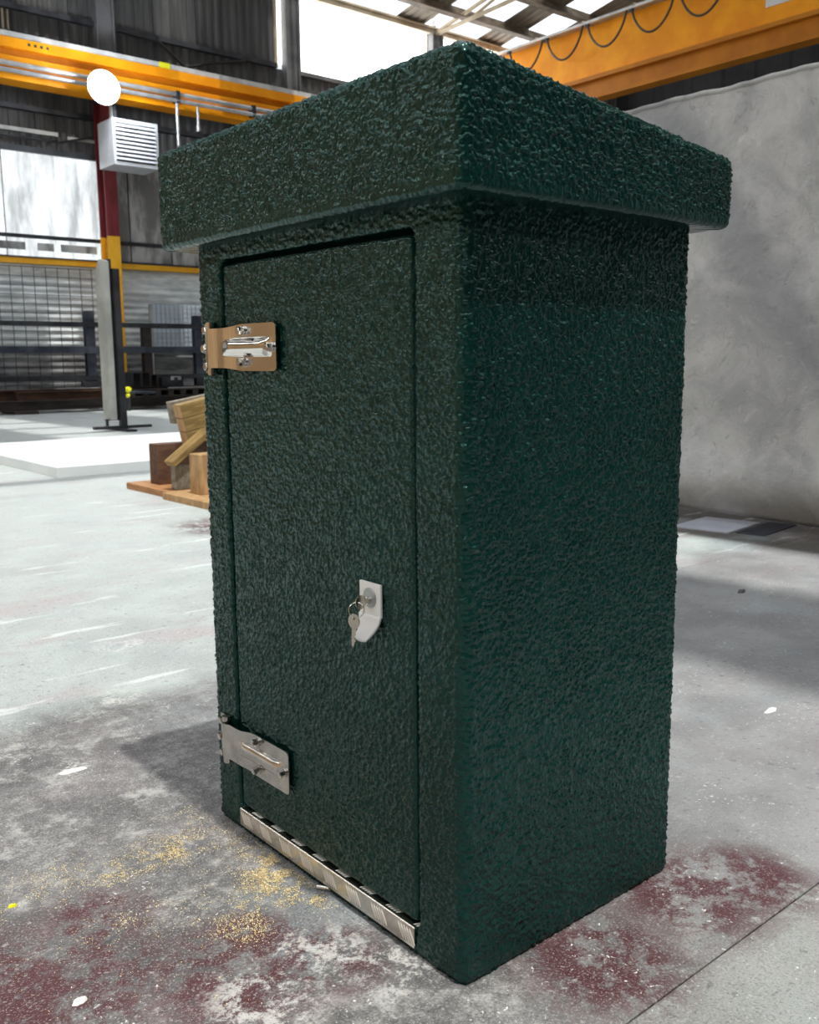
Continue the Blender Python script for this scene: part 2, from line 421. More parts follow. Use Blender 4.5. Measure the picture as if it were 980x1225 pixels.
# panel course between yellow rail and dark cladding
x = XA
for (a, b, m) in ((-8, -1.5, CLADLOW), (-1.5, 3.3, CLADLOW), (3.3, 5.78, WALLL), (5.80, 7.84, WALLL), (7.9, 8.5, PANELG), (8.52, 9.5, PANELG), (9.52, 12.9, PANELG), (12.9, 18, PANELG), (18, 26, PANELG)):
    MB().cbox((a, YB-.02, 3.24), (b-.015, YB+.04, 5.36), .006).build('wall_panel', m, wl)
MB().box((XA, YB-.06, 3.60), (XB, YB-.02, 3.68)).build('pipe_run', STEELD, wl)
for (a, b, z0, z1) in ((XA, 12.5, 8.12, 8.22), (XA, XB, 6.18, 6.28), (XA, 7.85, 5.34, 5.46), (8.3, XB, 5.36, 5.44)):
    MB().box((a, YB-.10, z0), (b, YB+.02, z1)).build('girt', STEELD, wl)
MB().tube([(8.4, YB-.1, 8.15), (9.4, YB-.1, 8.1), (10.0, YB-.12, 7.66), (10.6, YB-.12, 7.85), (11.6, YB-.1, 8.1)], .03).build('cable_drop', BLACK, wl)
MB().tube([(5.0, YB-.1, 5.62), (7.0, YB-.1, 5.62), (7.85, YB-.1, 5.86)], .025).build('conduit', STEELD, wl)
MB().box((5.0, YB-.03, 5.75), (7.0, YB+.005, 5.83)).box((7.2, YB-.03, 5.72), (7.8, YB+.005, 5.78)).build('paint_line', RAILG, wl)
# wall marks below the pipe
for a, b in ((4.6, 6.15), (6.4, 6.75), (6.9, 7.7)):
    MB().box((a, YB-.026, 3.36), (b, YB-.018, 3.52)).build('patch', PANELG, wl)

# upper glazing in the left wall
def window(nm, panes, frames):
    w = struct(link(nm, None, None, (panes[0][0], YB, panes[0][2])))
    for (a, b, z0, z1) in panes: put(MB().box((a, YB+.04, z0), (b, YB+.06, z1)), 'pane', WINM, w)
    for (a, b, z0, z1) in frames: put(MB().box((a, YB-.04, z0), (b, YB+.10, z1)), 'window_frame', CREAM, w)
window('window_1', [(13.26, 17.5, 8.20, 9.9), (17.6, 21.9, 8.20, 9.9)], [(17.5, 17.6, 8.13, 9.9), (21.9, 22.0, 8.13, 9.9)])
window('window_2', [(12.57, 12.83, 8.26, 9.9)], [(12.50, 12.57, 8.13, 9.9)])
window('window_3', [(12.99, 13.09, 8.78, 9.9), (12.99, 13.09, 8.27, 8.52)], [(13.09, 13.26, 8.13, 9.9), (12.83, 12.99, 8.13, 9.9)])
window('window_4', [(6.03, 6.10, 7.76, 8.05)], [(6.0, 6.03, 7.72, 8.1), (6.10, 6.13, 7.72, 8.1)])
struct(MB().box((XA, YB-.16, 9.90), (XB, YB+.1, 10.02)).box((XA, YB-.22, 10.02), (XB, YB+.1, 10.06)).build('trim_1', CREAM))
struct(MB().box((13.1, YB-.05, 8.08), (XB, YB+.1, 8.18)).build('trim_2', STEELG))

# other walls
wb = struct(MB().box((XB, YA, 0), (XB+.15, YB+.2, 13)).build('wall_back', DARKB))
for k in range(24):
    a = YA+k*1.083
    P = np.array([[(XB-.01-q, a+1.083*t, z) for t, q in ((0,0),(.3,0),(.4,.05),(.6,.05),(.7,0),(1,0))] for z in (0, 12.2)])
    MB().grid(P, False).build('cladding_sheet', DARKB, wb)
for z in (2.5, 5, 6.6, 8.2): MB().box((XB-.2, YA, z), (XB-.05, YB, z+.14)).build('girt', STEELG, wb)
wf = struct(MB().box((XA-.15, YA, 0), (XA, YB+.2, 13)).build('wall_front', DARKB))
for k in range(12):  # glowing panes added to the unseen front wall, lighting cabinet and curtain
    w = struct(link('window_%d' % (5+k), None, None, (XA, -5+2.05*k, 5)))
    put(MB().box((XA, -4.95+2.05*k, 6.2), (XA+.03, -4.1+2.05*k, 8.4)), 'pane', FRONTFILL, w)
    put(MB().box((XA, -4.1+2.05*k, 6.1), (XA+.08, -2.95+2.05*k, 8.5)), 'window_frame', STEELG, w)
dr = struct(link('door_1', None, None, (XA, -5.8, 0)))  # tan boards added on the unseen front wall for the hinges to reflect
for k in range(21): put(MB().cbox((XA, -5.8+1.2*k, .02), (XA+.06, -5.8+1.2*k+1.19, 4.6), .01), 'board', TAN, dr)
wr = struct(MB().box((XA, YA-.15, 0), (XB, YA, 9.96)).build('wall_right', CLAD))

for k in range(10):  # glowing panes added to the unseen right wall for glints on the cabinet side
    w = struct(link('window_%d' % (17+k), None, None, (-7+2.05*k, YA, 6)))
    put(MB().box((-7+2.05*k, YA, 6.6), (-6.1+2.05*k, YA+.03, 8.8)), 'pane', SIDEFILL, w)
    put(MB().box((-6.1+2.05*k, YA, 6.5), (-4.95+2.05*k, YA+.08, 8.9)), 'window_frame', STEELG, w)

# roof: two slopes, sheets run down the slope in two courses
RS = .18; RIDGE = 7.0
def rz(y): return 9.98 + RS*(20-y) if y >= RIDGE else 9.98 + RS*(13-(RIDGE-y))
ceil = struct(link('ceiling', None, None, (0, 0, 0)))
def roof_sheet(x0, x1, y0, y1, mat, nm, ribs=4):
    pts = []; w = (x1-x0)/ribs
    for k in range(ribs): a = x0+k*w; pts += [(a, 0), (a+.3*w, 0), (a+.42*w, .04), (a+.58*w, .04), (a+.7*w, 0)]
    pts.append((x1, 0))
    P = np.array([[(xx, y, rz(y)+.12+q) for xx, q in pts] for y in (y0, y1)])
    MB().grid(P, False).build(nm, mat, ceil)
# sheet joints placed to shape the sun strips through the unseen right slope
rx = [XA]+[XA + .43 + 1.0*k for k in range(0, 10)]       # up to 1.43
rx += [2.53, 3.33]+[3.33+1.0*k for k in range(1, 23)]+[XB]
for a, b in zip(rx[:-1], rx[1:]):
    if b-a < .05: continue
    k = int(round(a*2))
    # left slope
    lt = ROOFL if (k % 10 not in (2, 3) if a > 11 else k % 6 in (0, 1)) else ROOFS
    roof_sheet(a, b, 14.6, 20.1, lt if a < 18.5 or k % 4 < 2 else ROOFS, 'rooflight' if lt is ROOFL else 'roof_sheet')
    ov = ROOFL if k % 6 in (0, 1) else ROOFS
    roof_sheet(a, b, RIDGE, 14.6, ov, 'roof_sheet' if ov is ROOFS else 'rooflight')
    # right slope
    um = ROOFL if a < 7 else ROOFS
    roof_sheet(a, b, .3, RIDGE, um, 'rooflight' if um is ROOFL else 'roof_sheet')
    lm = ROOFL if (a < 1.4 or 2.5 < a < 2.6) else ROOFS
    roof_sheet(a, b, YA-.1, .3, lm, 'rooflight' if lm is ROOFL else 'roof_sheet')
def purlin(y, mat, d=.2, w=.09):
    z = rz(y); MB().box((XA, y-w/2, z-d*.5), (XB, y+w/2, z+.11)).box((XA, y-w*1.3, z-d*.5-.02), (XB, y+w*1.3, z-d*.5)).build('purlin', mat, ceil)
for y, m in ((18.85, BROWNR), (17.45, BROWNR), (16.0, BROWNR), (14.6, BROWNR), (13.1, BROWNR), (11.5, BROWNR), (9.9, BROWNR), (8.3, BROWNR), (3.2, BROWNR), (-4.6, BROWNR)):
    purlin(y, m)
for X in (-6.3, -1.5, 3.3, 8.1, 12.9, 17.7, 22.5):
    t = .06
    def bar(a, b, m=CREAM, r=t): MB().tube([(X,)+a, (X,)+b], r, 6).build('truss_bar', m, ceil)
    if X < 12: continue            # trusses nearer than this stand out of view above the frame
    bar((19.95, 9.93), (RIDGE, rz(RIDGE)-.15)); bar((19.95, 9.9), (13.5, 9.95+.16))
    for a, b in (((18.3, 10.0), (17.4, rz(17.4)-.2)), ((17.4, rz(17.4)-.2), (16.4, 10.0)), ((16.4, 10.02), (15.4, rz(15.4)-.2)), ((15.4, rz(15.4)-.2), (14.2, 10.05))):
        bar(a, b, CREAM, .045)
    bar((19.95, 9.9), (19.95, 10.5), STEELG)

# ================================================================ STEELWORK ALONG THE LEFT WALL
def hsec(mb, x, y, z0, z1, w=.4, d=.3, t=.03):
    mb.box((x-w/2, y-d/2, z0), (x-w/2+t, y+d/2, z1)).box((x+w/2-t, y-d/2, z0), (x+w/2, y+d/2, z1)).box((x-w/2+t, y-t/2, z0), (x+w/2-t, y+t/2, z1)); return mb
def isec_z(mb, x, y, z0, z1, w=.3, d=.4, t=.035):
    """column with flanges facing +-y"""
    mb.box((x-w/2, y-d/2, z0), (x+w/2, y-d/2+t, z1)).box((x-w/2, y+d/2-t, z0), (x+w/2, y+d/2, z1)).box((x-t/2, y-d/2+t, z0), (x+t/2, y+d/2-t, z1)); return mb
wc = []
for X, lb in ((3.3, None), (8.1, 'grey steel wall column rising behind the floodlight'), (12.9, 'grey steel wall column between the narrow bright windows'), (17.7, 'grey steel wall column mostly hidden by the bright glazing')):
    if lb is None: continue
    o = MB(); hsec(o, X, YB-.12, 6.9, 9.9, .4, .24)
    struct(o.build('wall_column', STEELG, wl))
t = thing('crane_column', 'red over yellow steel column under the louvred heater', 'column', (7.98, 19.55, 0))
put(isec_z(MB(), 7.84, 19.55, 3.70, 6.48, .28, .40), 'upper_shaft', REDP, t)
put(isec_z(MB(), 7.84, 19.55, .02, 3.70, .28, .40), 'lower_shaft', YELLOW, t)
put(MB().box((7.6, 19.3, 0), (8.08, 19.8, .02)), 'base_plate', STEELD, t)

# crane runway
t = thing('crane_runway', 'orange crane runway beam with pale rail along the left wall', 'crane beam', (XA+.2, 19.2, 6.48))
XR = 25.4
put(MB().box((XA+.2, 19.05, 7.28), (XR, 19.4, 7.395)), 'rail', RAILG, t)
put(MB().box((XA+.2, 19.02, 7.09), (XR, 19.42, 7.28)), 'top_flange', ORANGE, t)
put(MB().box((XA+.2, 19.17, 6.60), (XR, 19.27, 7.09)), 'web', ORANGESHADE, t)
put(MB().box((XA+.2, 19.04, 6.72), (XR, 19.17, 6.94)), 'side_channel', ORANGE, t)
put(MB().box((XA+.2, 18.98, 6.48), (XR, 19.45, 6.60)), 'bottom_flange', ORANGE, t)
put(MB().box((8.95, 19.035, 7.285), (9.2, 19.055, 7.40)), 'marker', LIMEY, t)
for k in range(4): put(MB().box((6.15+.12*k, 19.012, 7.17), (6.2+.12*k, 19.02, 7.22)), 'bolt', STEELD, t)
t = thing('busbar', 'silver twin conductor bar running under the orange runway', 'busbar', (XA+.2, 18.8, 6.6))
put(MB().tube([(XA+.2, 18.86, 6.74), (XR, 18.86, 6.74)], .05), 'upper_tube', STEELL, t)
put(MB().tube([(XA+.2, 18.82, 6.60), (XR, 18.82, 6.60)], .045), 'lower_tube', STEELL, t)
for x in np.arange(-6, 25, 1.9): put(MB().box((x, 18.78, 6.56), (x+.08, 18.978, 6.80)), 'bracket', STEELD, t)
for x, z, lb in ((9.22, 5.5, 'longer grey drop rod hanging right of the heater'), (9.72, 6.12, 'shorter grey drop rod hanging nearest the cabinet roof')):
    o = MB().tube([(x, 18.84, 6.545), (x, 18.84, z)], .035).tube([(x, 18.84, z+.02), (x, 18.84, z-.08)], .05)
    tag(o.build('drop_rod', STEELL), lb, 'rod', 'drop rods under the busbar')

# heater
t = thing('unit_heater', 'white louvred unit heater hung on the red column', 'heater', (7.62, 18.6, 5.06))
put(MB().box((7.62, 18.66, 5.06), (8.62, 19.36, 5.98)), 'casing', HEATW, t)
put(MB().box((7.62, 18.6, 5.06), (8.62, 18.66, 5.13)).box((7.62, 18.6, 5.90), (8.62, 18.66, 5.98)).box((7.62, 18.6, 5.13), (7.68, 18.66, 5.90)).box((8.56, 18.6, 5.13), (8.62, 18.66, 5.90)), 'front_frame', HEATW, t)
put(MB().box((7.68, 18.65, 5.13), (8.56, 18.662, 5.90)), 'grille_back', BLACK, t)
for k in range(9):
    z = 5.16+.082*k
    put(MB().box((7.68, 18.585, z), (8.56, 18.60, z+.058), Matrix.Rotation(-.55, 3, 'X')), 'louvre', HEATW, t)
put(MB().tube([(7.80, 19.0, 5.98), (7.80, 19.0, 6.46)], .065), 'flue', STEELL, t)

# floodlight
t = thing('floodlight', 'glaring white round floodlight above the heater', 'lamp', (7.42, 18.7, 6.5))
put(MB().tube([(7.40, 18.70, 6.48), (7.40, 18.50, 6.48), (7.40, 18.40, 6.48)], [.12, .30, .34], 20), 'reflector', STEELL, t)
put(MB().tube([(7.40, 18.397, 6.48), (7.40, 18.385, 6.48)], .31, 24), 'lens', LAMPM, t)
put(MB().box((7.68, 18.62, 5.982), (7.73, 18.68, 6.5)).box((7.38, 18.62, 6.45), (7.68, 18.68, 6.5)), 'bracket', STEELD, t)
pl = bpy.data.lights.new('floodlight_light', 'POINT'); pl.energy = 260; pl.color = (.86, .92, 1); pl.shadow_soft_size = .28
po = bpy.data.objects.new('floodlight_light', pl); C.objects.link(po); po.location = (0, -.62, 0); po.parent = t

# yellow rail, mesh panel
t = thing('wall_rail', 'yellow steel rail running along the wall above the mesh', 'rail', (XA+.2, 19.9, 3.07))
put(MB().box((XA+.2, 19.86, 3.07), (XB-.2, 19.97, 3.19)), 'rail_bar', YELLOW, t)
put(MB().box((XA+.2, 19.84, 3.19), (XB-.2, 19.97, 3.215)), 'cap_strip', STEELB, t)
t = thing('mesh_panel', 'black square wire mesh panel hung under the yellow rail', 'mesh', (1.9, 19.5, .3))
for k in range(23): put(MB().box((1.95+.245*k, 19.495, .30), (1.962+.245*k, 19.505, 2.98)), 'wire', STEELD, t)
for k in range(15): put(MB().box((1.9, 19.487, .34+.187*k), (7.38, 19.495, .352+.187*k)), 'wire', STEELD, t)

# pale mesh guard on the right
t = thing('perforated_guard', 'pale blue perforated guard panel right of the yellow column', 'guard', (8.9, 19.6, 1.2))
g = MB()
for k in range(15): g.box((8.75+.11*k, 19.6, 1.2), (8.765+.11*k, 19.61, 2.3))
for k in range(11): g.box((8.75, 19.59, 1.2+.11*k), (10.3, 19.6, 1.215+.11*k))
put(MB().box((8.7, 19.6, 0), (8.75, 19.65, 2.3)), 'leg', STEELL, t); put(MB().box((10.3, 19.6, 0), (10.35, 19.65, 2.3)), 'leg', STEELL, t); put(g, 'wire_grid', STEELL, t); put(MB().box((8.7, 19.62, 1.2), (10.3, 19.63, 2.3)), 'backing', Mat('pale_blue').set((.55, .63, .72), .6).m, t)

# storage rack
t = thing('steel_rack', 'low dark steel storage rack standing along the left wall', 'rack', (2.0, 19.0, 0))
for x, z1, m in ((2.4, 2.07, STEELD), (7.02, 2.07, STEELB), (8.30, 1.75, RUSTD), (9.55, 2.03, STEELB), (12.0, 2.05, STEELD)):
    put(isec_z(MB(), x, 19.0, 0, z1, .19, .16, .025), 'post', m, t)
put(MB().box((2.3, 18.86, 1.735), (12.1, 18.92, 1.835)), 'top_rail', STEELD, t)
put(MB().box((2.3, 18.82, 1.19), (12.1, 18.92, 1.33)), 'middle_rail', STEELB, t)
put(MB().box((2.3, 18.86, .62), (12.1, 18.92, .72)), 'lower_rail', STEELD, t)
put(MB().box((6.75, 18.8, .50), (7.3, 18.92, .60)), 'foot', STEELD, t)

# steel stock in front of the rack
def ibeam(mb, x0, x1, y, z, h, w=.2, t=.022):
    return mb.box((x0, y-w/2, z), (x1, y+w/2, z+t)).box((x0, y-w/2, z+h-t), (x1, y+w/2, z+h)).box((x0, y-.01, z+t), (x1, y+.01, z+h-t))
for (x0, x1, y, z, h, m, lb) in ((1.2, 7.1, 18.20, .06, .20, RUSTD, 'dark mill steel beam lowest along the wall'),
                               (5.2, 7.2, 18.30, .262, .17, RUST, 'short rust brown beam lying on the dark beam'),
                               (1.2, 10.6, 18.62, .06, .40, RUST, 'long rust brown beam behind the lower beams'),
                               (7.25, 11.0, 18.15, .06, .20, RUSTD, 'dark beam under the pallet right of the slab stand')):
    tag(ibeam(MB(), x0, x1, y, z, h).build('steel_beam', m), lb, 'beam', 'steel beams on the floor by the wall')
for x, w, lb in ((5.05, .45, 'flat black bearer under the beams at the left edge of the photo'), (8.7, .16, 'dark bearer under the beams and the pallet, behind the timber')):
    tag(MB().box((x, 17.95, 0), (x+w, 18.8, .06)).build('bearer', RUSTD), lb, 'bearer', 'bearers under the steel beams')
t = thing('steel_flat', 'bright steel flat lying on the rust brown beam', 'steel bar', (6.2, 18.5, .46))
put(MB().box((6.1, 18.54, .46), (7.0, 18.7, .475)), 'flat_bar', STEELL, t)
# short square tubes showing open ends
for k, (x, z, s, lb) in enumerate(((7.60, .46, .20, 'first open-ended square tube beside the slab stand'), (7.81, .46, .20, 'second open-ended square tube beside the slab stand'), (8.02, .46, .16, 'small open-ended square tube right of the two larger'))):
    y0, y1 = 18.25, 18.80; h = .32 if k < 2 else .27
    o = MB().box((x, y0, z), (x+.015, y1, z+h)).box((x+s-.015, y0, z), (x+s, y1, z+h)).box((x+.015, y0, z), (x+s-.015, y1, z+.015)).box((x+.015, y0, z+h-.015), (x+s-.015, y1, z+h))
    tag(o.build('square_tube', STEELD), lb, 'tube', 'square tubes on the steel beams')
t = thing('steel_box', 'low dark steel box with a pale handle on the beams', 'box', (8.6, 18.4, .46))
put(MB().box((8.35, 18.4, .46), (8.85, 18.7, .66)), 'body', STEELD, t)
put(MB().box((8.55, 18.38, .60), (8.62, 18.4, .66)).box((8.72, 18.38, .60), (8.79, 18.4, .66)).box((8.55, 18.38, .66), (8.79, 18.4, .68)), 'handle', STEELL, t)
t = thing('pallet', 'flat dark pallet of boards and blocks on the beam', 'pallet', (7.5, 17.9, .26))
put(MB().box((7.35, 17.9, .40), (9.3, 18.4, .43)), 'deck', RUSTD, t)
put(MB().box((7.35, 17.9, .262), (9.3, 18.4, .29)), 'base', RUSTD, t)
for k in range(7): put(MB().box((7.38+.29*k, 17.92, .29), (7.50+.29*k, 18.38, .40)), 'block', RUSTD, t)
t = thing('bright_bar', 'pale galvanised bar lying on the dark pallet', 'bar', (8.2, 18.0, .43))
put(MB().box((8.3, 18.0, .43), (9.3, 18.06, .455)), 'bar', STEELL, t)
t = thing('lifting_clamp', 'fluorescent yellow clamp head beside the slab stand', 'clamp', (7.28, 17.75, .3))
put(MB().tube([(7.28, 17.78, .43), (7.29, 17.72, .45)], [.07, .045], 10), 'upper_jaw', LIMEY, t)
put(MB().tube([(7.27, 17.78, .31), (7.27, 17.72, .33)], [.05, .03], 10), 'lower_jaw', LIMEY, t)
put(MB().tube([(7.28, 17.8, .38), (7.9, 17.82, .36)], .03), 'handle', STEELB, t)
put(MB().box((7.24, 17.76, 0), (7.32, 17.84, .45)), 'stand', STEELD, t)

# upright slab in its stand
t = thing('upright_slab', 'tall narrow concrete slab standing on edge in a stand', 'slab', (4.6, 12.5, 0))
put(MB().prism([(12.3, .16), (12.60, .18), (12.60, 2.28), (12.46, 2.44), (12.3, 2.40)], 0, 4.62, 4.70), 'slab_panel', CONC, t)
t = thing('slab_stand', 'dark steel upright frame holding the concrete slab', 'stand', (4.78, 12.35, 0))
put(MB().box((4.74, 12.25, .03), (4.83, 12.34, 2.30)), 'post', STEELD, t)
put(MB().box((4.72, 12.36, .15), (4.76, 12.44, 2.44)), 'back_post', RUSTD, t)
put(MB().box((4.35, 12.28, .03), (5.22, 12.36, .07)), 'cross_foot', STEELD, t)
put(MB().box((4.70, 11.95, 0), (4.84, 12.9, .03)), 'long_foot', STEELD, t)
put(MB().box((4.57, 12.38, .07), (4.60, 12.42, .17)).box((4.57, 12.36, .15), (4.74, 12.46, .165)), 'shelf_bracket', STEELD, t)

# ================================================================ WHITE BOARDS, TIMBER
t = tag(MB().cbox((1.95, 7.13, .0), (2.86, 10.15, .092), .004).build('foam_board', WHITEP), 'white insulation board lying flat nearest the camera on the left', 'board', 'white boards on the floor')
t = tag(MB().cbox((2.87, 7.28, .0), (3.62, 10.2, .092), .004).build('foam_board', WHITEP), 'white insulation board lying flat in the middle, behind the timber', 'board', 'white boards on the floor')
t = tag(MB().cbox((3.63, 7.36, .0), (5.6, 10.25, .088), .004).build('foam_board', WHITEP), 'white insulation board lying flat furthest towards the slab stand', 'board', 'white boards on the floor')

def block(a, b, mat, lb, rot=0.0, nm='timber_block', cat='timber'):
    c = Vector([(a[i]+b[i])/2 for i in range(3)]); h = [(b[i]-a[i])/2 for i in range(3)]
    o = MB().cbox((-h[0], -h[1], -h[2]), (h[0], h[1], h[2]), .004).build(nm, mat, None, c)
    o.rotation_euler = (0, rot, 0); return tag(o, lb, cat, 'timber offcuts piled behind the cabinet')
block((2.10, 5.34, 0), (2.46, 6.06, .05), WORG, 'orange-brown board flat on the floor under the brown block')
block((2.05, 4.62, 0), (2.42, 5.325, .05), WTAN, 'pale tan board flat on the floor next to the cabinet')
block((2.215, 5.72, .051), (2.60, 5.755+.115, .36), WBRN, 'large dark brown block standing on the boards')
block((2.165, 5.345, .051), (2.30, 5.41, .23), WGRY, 'small grey weathered block before the brown block')
block((2.18, 4.99, .051), (2.34, 5.14, .335), WTAN, 'upright tan block close beside the cabinet edge')
block((2.10, 5.30, .3325), (2.48, 5.43, .3775), WGRN, 'thin plank propped at a slant across the blocks', -.62, 'plank')
sh = .021
for k, (lb) in enumerate(('lowest of the three tilted orange-fronted timbers', 'middle of the three tilted orange-fronted timbers', 'topmost of the three tilted orange-fronted timbers')):
    cx, cz = 2.555-.0225*k, .426+.104*k
    o = MB().cbox((-.145, -.06, -.052), (.145, .06, .052), .004)
    ob = o.build('tilted_timber', WGRN, None, (cx, 5.66, cz)); ob.rotation_euler = (0, -.21, 0)
    p2 = MB().box((-.1462, -.058, -.050), (-.145, .058, .050)).build('sawn_end', WTAN, ob); p2['label'] = 'fresh pale sawn end'
    tag(ob, lb, 'timber', 'timber offcuts piled behind the cabinet')
block((2.385, 5.80, .53), (2.74, 5.87, .70), WGRY, 'greenish grey board sticking out at the top left of the timber pile', -.16)
block((2.61, 5.76, 0), (2.74, 5.90, .52), WBRN, 'brown post under the grey board at the back of the timber pile')

# ================================================================ BRIDGE CRANE
t = thing('bridge_crane', 'orange overhead bridge crane girder with looped black cable', 'crane', (19.5, 19.2, 7.6))
y0, y1 = -5.5, 19.3
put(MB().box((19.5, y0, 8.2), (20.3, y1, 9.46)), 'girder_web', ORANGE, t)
put(MB().box((19.36, y0, 8.10), (20.4, y1, 8.2)), 'ledge', ORANGESHADE, t)
put(MB().box((19.52, y0, 7.74), (19.8, y1, 8.10)), 'lower_web', ORANGESHADE, t)
put(MB().box((19.40, y0, 7.64), (19.8, y1, 7.74)), 'bottom_flange', ORANGESHADE, t)
put(MB().box((19.3, y0, 9.46), (20.4, y1, 9.54)), 'top_flange', CREAM, t)
put(MB().box((19.12, y0, 9.40), (19.2, y1, 9.46)), 'festoon_track', STEELL, t)
for y in np.arange(y0+.5, y1, 1.6): put(MB().box((19.12, y, 9.44), (19.5, y+.06, 9.50)), 'track_arm', CREAM, t)
put(MB().box((19.0, 18.9, 7.42), (21.0, 19.4, 7.9)), 'end_carriage', ORANGESHADE, t)
ya = 18.45
while ya > 1:
    w = 1.24; n = 13
    pts = [(19.16, ya-w*i/n, 9.42-.69*(1-(2*i/n-1)**2)**.75) for i in range(n+1)]
    put(MB().tube(pts, .028, 6), 'cable_loop', BLACK, t)
    put(MB().box((19.13, ya-.06, 9.34), (19.19, ya+.06, 9.42)), 'cable_trolley', STEELD, t)
    ya -= w+.13
put(MB().box((19.47, 8.6, 8.58), (19.5, 10.95, 9.3)), 'sign_plate', SIGNW, t)

# ================================================================ GREY CURTAIN
def curtain():
    nu, nv = 110, 90
    Y = np.linspace(3.3, -3.2, nu)[None, :]; T = np.linspace(0, 1, nv)[:, None]
    Y, T = np.broadcast_arrays(Y, T)
    ztop = 2.462 - .004*np.cos(Y*9) - .008*np.exp(-((Y-2.12)/.04)**2) - .02*(3.3-Y)/6 + .003*np.sin(Y*31)
    zbot = .075 + .012*np.sin(Y*2.4+1) - .02*(2.3-Y)*.4
    zbot = np.maximum(zbot, .012)
    Z = zbot + (ztop-zbot)*T
    n = vnoise(Y*1.2, Z*.7, 5)*.035 + vnoise(Y*3.5+Z*2, Z*2.2-Y, 8)*.012 + vnoise(Y*11-Z*5, Z*6+Y*3, 2)*.006
    n += .02*np.exp(-((Y-2.12)/.035)**2)*np.clip((T-.75)*4, 0, 1)
    n = n*(1-T**5*.9)
    bulge = .07*np.exp(-((Z-.22)/.16)**2)
    X = 4.03 - n - bulge + .05*np.clip((.1-T)/.1, 0, 1)
    return np.stack([X, Y, Z], -1)
cu = thing('tarpaulin_curtain', 'large stained grey tarpaulin curtain hanging beside the green cabinet', 'curtain', (4.0, 0, 0))
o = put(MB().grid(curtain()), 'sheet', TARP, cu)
md = o.modifiers.new('thick', 'SOLIDIFY'); md.thickness = .012; md.offset = -1
P = curtain(); hem = [tuple(p) for p in P[-1]]
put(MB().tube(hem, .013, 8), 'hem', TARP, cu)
t = thing('curtain_frame', 'dark steel frame behind the grey curtain, holding it up', 'frame', (4.1, 0, 0))
put(MB().tube([(4.10, 3.3, 2.40), (4.10, -3.2, 2.37)], .024), 'top_tube', STEELD, t)
for y in (3.25, -3.15): put(MB().box((4.08, y-.03, 0), (4.14, y+.03, 2.40)), 'post', STEELD, t)
tag(MB().box((3.76, 1.88, 0), (4.2, 2.22, .006), Matrix.Rotation(.12, 3, 'Z')).build('offcut_sheet', PLATE), 'pale bluish sheet offcut lying under the curtain, nearer the cabinet', 'sheet', 'sheets lying under the curtain')
tag(MB().box((3.84, 1.70, 0), (4.3, 1.86, .006), Matrix.Rotation(.12, 3, 'Z')).build('offcut_sheet', STEELB), 'darker grey sheet offcut under the curtain, further from the cabinet', 'sheet', 'sheets lying under the curtain')

# ================================================================ THE GREEN CABINET
D, W, ZB = .5422, .7731, 1.195
kiosk = thing('kiosk_cabinet', 'dark green stippled outdoor cabinet with overhanging roof and hinged door', 'cabinet', (0, 0, 0))

def rr_path(x0, x1, y0, y1, r, ends, fine, coarse):
    """closed rounded rectangle; starts at the left front corner (x0,y1), runs along the front (x0) to y0, then the side y0, ...
    returns arrays px,py,nx,ny,u,fineflag"""
    pts = []
    def line(a, b, n, nx, ny):
        for k in range(n): t = k/n; pts.append((a[0]+(b[0]-a[0])*t, a[1]+(b[1]-a[1])*t, nx, ny))
    def arc(cx, cy, a0, a1, n):
        for k in range(n):
            a = a0+(a1-a0)*k/n; pts.append((cx+r*math.cos(a), cy+r*math.sin(a), math.cos(a), math.sin(a)))
    nf = int((y1-y0)/fine); ns = int((x1-x0)/fine); cf = int((y1-y0)/coarse)+1; cs = int((x1-x0)/coarse)+1
    na = max(6, int(r*1.57/fine)+3)
    line((x0, y1-r), (x0, y0+r), nf, -1, 0); arc(x0+r, y0+r, math.pi, 1.5*math.pi, na)
    line((x0+r, y0), (x1-r, y0), ns, 0, -1); arc(x1-r, y0+r, 1.5*math.pi, 2*math.pi, na)
    line((x1, y0+r), (x1, y1-r), cf, 1, 0); arc(x1-r, y1-r, 0, .5*math.pi, 8)
    line((x1-r, y1), (x0+r, y1), cs, 0, 1); arc(x0+r, y1-r, .5*math.pi, math.pi, na)
    A = np.array(pts); d = np.hypot(np.diff(A[:,0], append=A[0,0]), np.diff(A[:,1], append=A[0,1])); u = np.concatenate([[0], np.cumsum(d)[:-1]])
    return A[:,0], A[:,1], A[:,2], A[:,3], u

# body
FINE = .0021
px, py, nx, ny, u = rr_path(0, D, 0, W, .020, None, FINE, .02)
zz = np.concatenate([[0], np.linspace(.002, ZB, int(ZB/FINE))])
U, Zg = np.meshgrid(u, zz); PX = np.broadcast_to(px, U.shape).copy(); PY = np.broadcast_to(py, U.shape).copy()
NX = np.broadcast_to(nx, U.shape); NY = np.broadcast_to(ny, U.shape)
disp = stipple(U, Zg, .0047, 1, 1.15)*.0044
# door opening as a recess with a rounded top
OY0, OY1, OZ0, OZ1, OR = .1045, .6805, .046, 1.163, .016
qx = np.maximum(np.abs(PY-(OY0+OY1)/2)-((OY1-OY0)/2-OR), 0); 
qz = np.maximum(np.abs(Zg-(OZ0+OZ1)/2)-((OZ1-OZ0)/2-OR), 0)
sdist = np.hypot(qx, qz)-OR
front = (NX < -.9)
rec = sstep(-(sdist)/.004)*front
lipz = np.exp(-(sdist/.004)**2)*front
disp = disp*(1-rec) - .0015*lipz
base = sstep(1-Zg/.012)*.004          # rolled bottom edge
PX += NX*(disp-base); PY += NY*(disp-base)
PX += rec*.034
body = MB().grid(np.stack([PX, PY, Zg], -1), True, True).build('body', GREEN, kiosk)
fixn(body)

